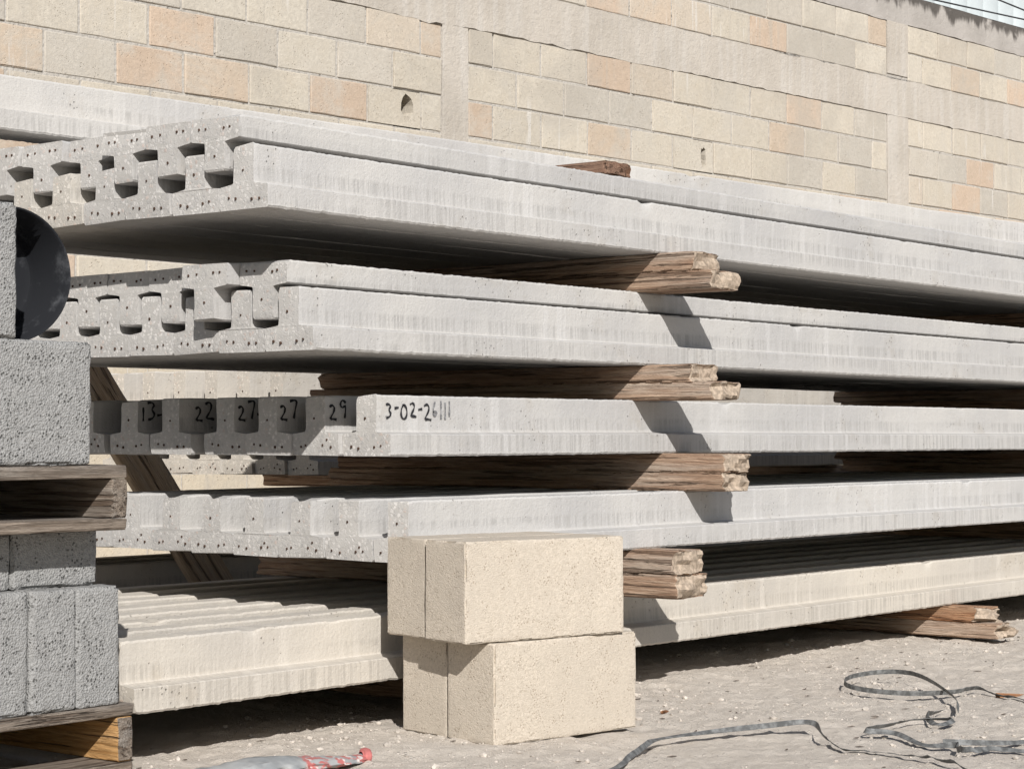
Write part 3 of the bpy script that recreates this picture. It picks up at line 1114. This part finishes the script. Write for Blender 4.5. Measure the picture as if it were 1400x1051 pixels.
x = -.814
for i in range(6):
    w = .0985
    grey(x - w, x, PY + .006 + (.002, -.002, .003, 0, .002, 0)[i], PY + .40, .1225, .334, 'grey porous block standing on the ground pallet, %s from the joist end' % (ORD[i] if i else 'first'), 100 + i)
    x -= w + .0015
x = -.833
for i in range(3):
    w = .186
    grey(x - w, x, PY + .05, PY + .45, .3345, .4345, 'grey block laid flat under the upper pallet, %s from the joist end' % (ORD[i] if i else 'first'), 110 + i)
    x -= w + .004
for k, nm in enumerate(('front', 'middle', 'back')):
    yy = PY - .012 + k * .152
    grey(-.897 - .395, -.897 - .003 * k, yy, yy + .149, .551, .766, 'grey porous block at the %s of the right-hand row on the upper pallet' % nm, 120 + k)
    grey(-.897 - .80, -.897 - .40, yy, yy + .149, .551, .766, 'grey porous block at the %s of the left-hand row on the upper pallet' % nm, 124 + k)
grey(-1.058 - .395, -1.058, PY - .012, PY + .085, .7665, .998, 'topmost grey porous block, beside the black tub', 130)

# black tub lying on its side behind the topmost block
def lathe(prof, n=56):
    V, Fc = [], []
    for (r, y) in prof:
        for k in range(n):
            a = 2 * math.pi * k / n
            V.append((r * math.cos(a), y, r * math.sin(a)))
    for i in range(len(prof) - 1):
        for k in range(n):
            Fc.append((i * n + k, i * n + (k + 1) % n, (i + 1) * n + (k + 1) % n, (i + 1) * n + k))
    return V, Fc


tub = link('plastic_tub', None, loc=(-.981, .03, .766 + .1215), rz=math.radians(-8))
tub.scale = (.925, .9, .925)
tag(tub, 'black plastic tub standing on its rim on the grey blocks, its hollow side outward', 'tub')
v, f = lathe([(.0001, .112), (.09, .113), (.101, .108), (.106, .098), (.124, .006), (.1275, .001), (.1305, .0), (.1315, .006), (.128, .010), (.110, .104), (.104, .116), (.0001, .119)])
link('body', mesh('tub_body', v, f, [M_TUB], smooth=30), tub)
v, f = lathe([(.1275, .018), (.1300, .019), (.1296, .027), (.1262, .028)])
link('rim', mesh('tub_rim', v, f, [M_RUBBER], smooth=30), tub)

# ------------------------------------------------------------------ straps, bag, chips on the ground
def catmull(p, n=9):
    out = []
    for i in range(len(p) - 1):
        a, b, c, d = p[max(0, i - 1)], p[i], p[i + 1], p[min(len(p) - 1, i + 2)]
        for k in range(n):
            t = k / n
            out.append(tuple(.5 * ((2 * b[q]) + (-a[q] + c[q]) * t + (2 * a[q] - 5 * b[q] + 4 * c[q] - d[q]) * t * t + (-a[q] + 3 * b[q] - 3 * c[q] + d[q]) * t ** 3) for q in range(len(b))))
    out.append(p[-1])
    return out


def strap(pts, label, w=.0115, th=.0009):
    """pts: x, y, height over the ground, twist in degrees (0 lies flat, 90 stands on edge)"""
    c = catmull(pts)
    V, Fc = [], []
    for i, (x, y, h, tw) in enumerate(c):
        a, b = c[max(0, i - 1)], c[min(len(c) - 1, i + 1)]
        d = Vector((b[0] - a[0], b[1] - a[1], 0))
        if d.length < 1e-6:
            d = Vector((1, 0, 0))
        d.normalize()
        n = Vector((-d.y, d.x, 0))
        t = math.radians(tw)
        u = n * math.cos(t) + Vector((0, 0, 1)) * math.sin(t)
        m = n * -math.sin(t) + Vector((0, 0, 1)) * math.cos(t)
        p = Vector((x, y, max(ground_z(x, y), -.008) + .004 + h + abs(math.sin(t)) * w / 2))
        for su, sm in ((-1, -1), (1, -1), (1, 1), (-1, 1)):
            V.append(p + u * su * w / 2 + m * sm * th / 2)
    for i in range(len(c) - 1):
        for k in range(4):
            Fc.append((i * 4 + k, i * 4 + (k + 1) % 4, (i + 1) * 4 + (k + 1) % 4, (i + 1) * 4 + k))
    Fc.append((3, 2, 1, 0))
    e = (len(c) - 1) * 4
    Fc.append((e, e + 1, e + 2, e + 3))
    return tag(link('plastic_strap', mesh('plastic_strap', V, Fc, [M_STRAP], smooth=40)), label, 'strap', 'plastic straps on the dirt')


strap([(-.316, -.748, 0, 10), (-.177, -.71, 0, 15), (.013, -.631, .004, 60), (.126, -.585, .004, 10), (.249, -.607, .003, 30), (.36, -.676, .008, 65), (.441, -.741, .014, 50), (.343, -.834, .004, 120),
       (.255, -.926, 0, 150), (.249, -.978, 0, 170), (.222, -1.087, .004, 165), (.173, -1.202, .006, 140), (.117, -1.274, 0, 120)], 'long grey plastic strap running along the dirt past the sand-coloured blocks')
strap([(1.115, -.934, 0, 20), (1.211, -.78, 0, 30), (1.248, -.714, .006, 50), (1.133, -.707, .006, 70), (1.056, -.634, .004, 88), (1.052, -.521, .004, 90), (1.10, -.44, .008, 95), (1.20, -.405, .014, 100),
       (1.29, -.45, .020, 100), (1.25, -.56, .022, 105), (1.014, -.772, .012, 120), (.86, -.86, .004, 110)], 'grey plastic strap curled into an upright loop on the dirt')
strap([(.86, -.821, .002, 30), (.734, -.853, .004, 60), (.647, -.924, .004, 20), (.707, -.927, .008, 40), (.668, -.862, .008, 20), (.565, -.858, .006, 45), (.457, -.86, .006, 60), (.478, -.918, .004, 40), (.408, -1.021, 0, 20),
       (.412, -1.087, .002, 80), (.345, -1.123, .004, 100), (.31, -1.165, .004, 60), (.388, -1.176, .002, 40), (.412, -1.262, 0, 20)], 'tangled grey plastic strap knotted back on itself beside the loop')
strap([(.437, -1.045, .002, 70), (.488, -1.119, .002, 50), (.588, -1.18, 0, 20), (.66, -1.25, 0, 20)], 'short loose end of grey plastic strap lying beside the tangle')

for (x, y, s, a, lab) in ((1.245, -.80, .075, -.75, 'flat brown wood splinter lying on the dirt beside the strap loop'), (.55, -.30, .03, .2, 'small brown bark chip on the dirt near the sand-coloured blocks')):
    v, f, ax = rough_box(s, s * .32, .006, .008, int(s * 900), .0012, 50, .002, .002, .006, .2)
    tag(link('wood_splinter', mesh('wood_splinter', v, f, [M_WOODRED]), loc=(x, y, ground_z(x, y)), rot=(.25, .05, a)), lab, 'splinter')

# crumpled printed bag
V, Fc = [], []
N, K = 34, 22
for i in range(N + 1):
    t = i / N
    x = -.20 + .40 * t
    rw = .052 * (1 - t) ** .7 + .016
    rh = .015 + .006 * math.sin(t * 5)
    if t > .93:
        rw *= 1 - (t - .93) * 3
    for k in range(K):
        a = 2 * math.pi * k / K
        q = 1 + .32 * nz(x * 22, math.cos(a) * 2.2, math.sin(a) * 2.2) + .18 * nz(x * 60, math.cos(a) * 5, math.sin(a) * 5)
        V.append((x, math.cos(a) * rw * q, rh * .8 + math.sin(a) * rh * q))
for i in range(N):
    for k in range(K):
        Fc.append((i * K + k, i * K + (k + 1) % K, (i + 1) * K + (k + 1) % K, (i + 1) * K + k))
Fc.append(tuple(range(K))[::-1])
Fc.append(tuple(N * K + k for k in range(K)))
bag = link('crumpled_bag', mesh('crumpled_bag', V, Fc, [M_BAG], smooth=50), loc=(-.60, -.285, -.004), rz=math.radians(-6))
bag.scale = (.9, .85, .85)
tag(bag, 'crumpled grey and red printed plastic bag lying on the dirt', 'bag')
v, f = lathe([(.008, -.010), (.015, -.011), (.018, -.003), (.017, .005), (.010, .008)], 20)
link('rolled_end', mesh('rolled_end', v, f, [M_REDCAP], smooth=50), bag, loc=(.197, 0, .012), rz=math.radians(78))
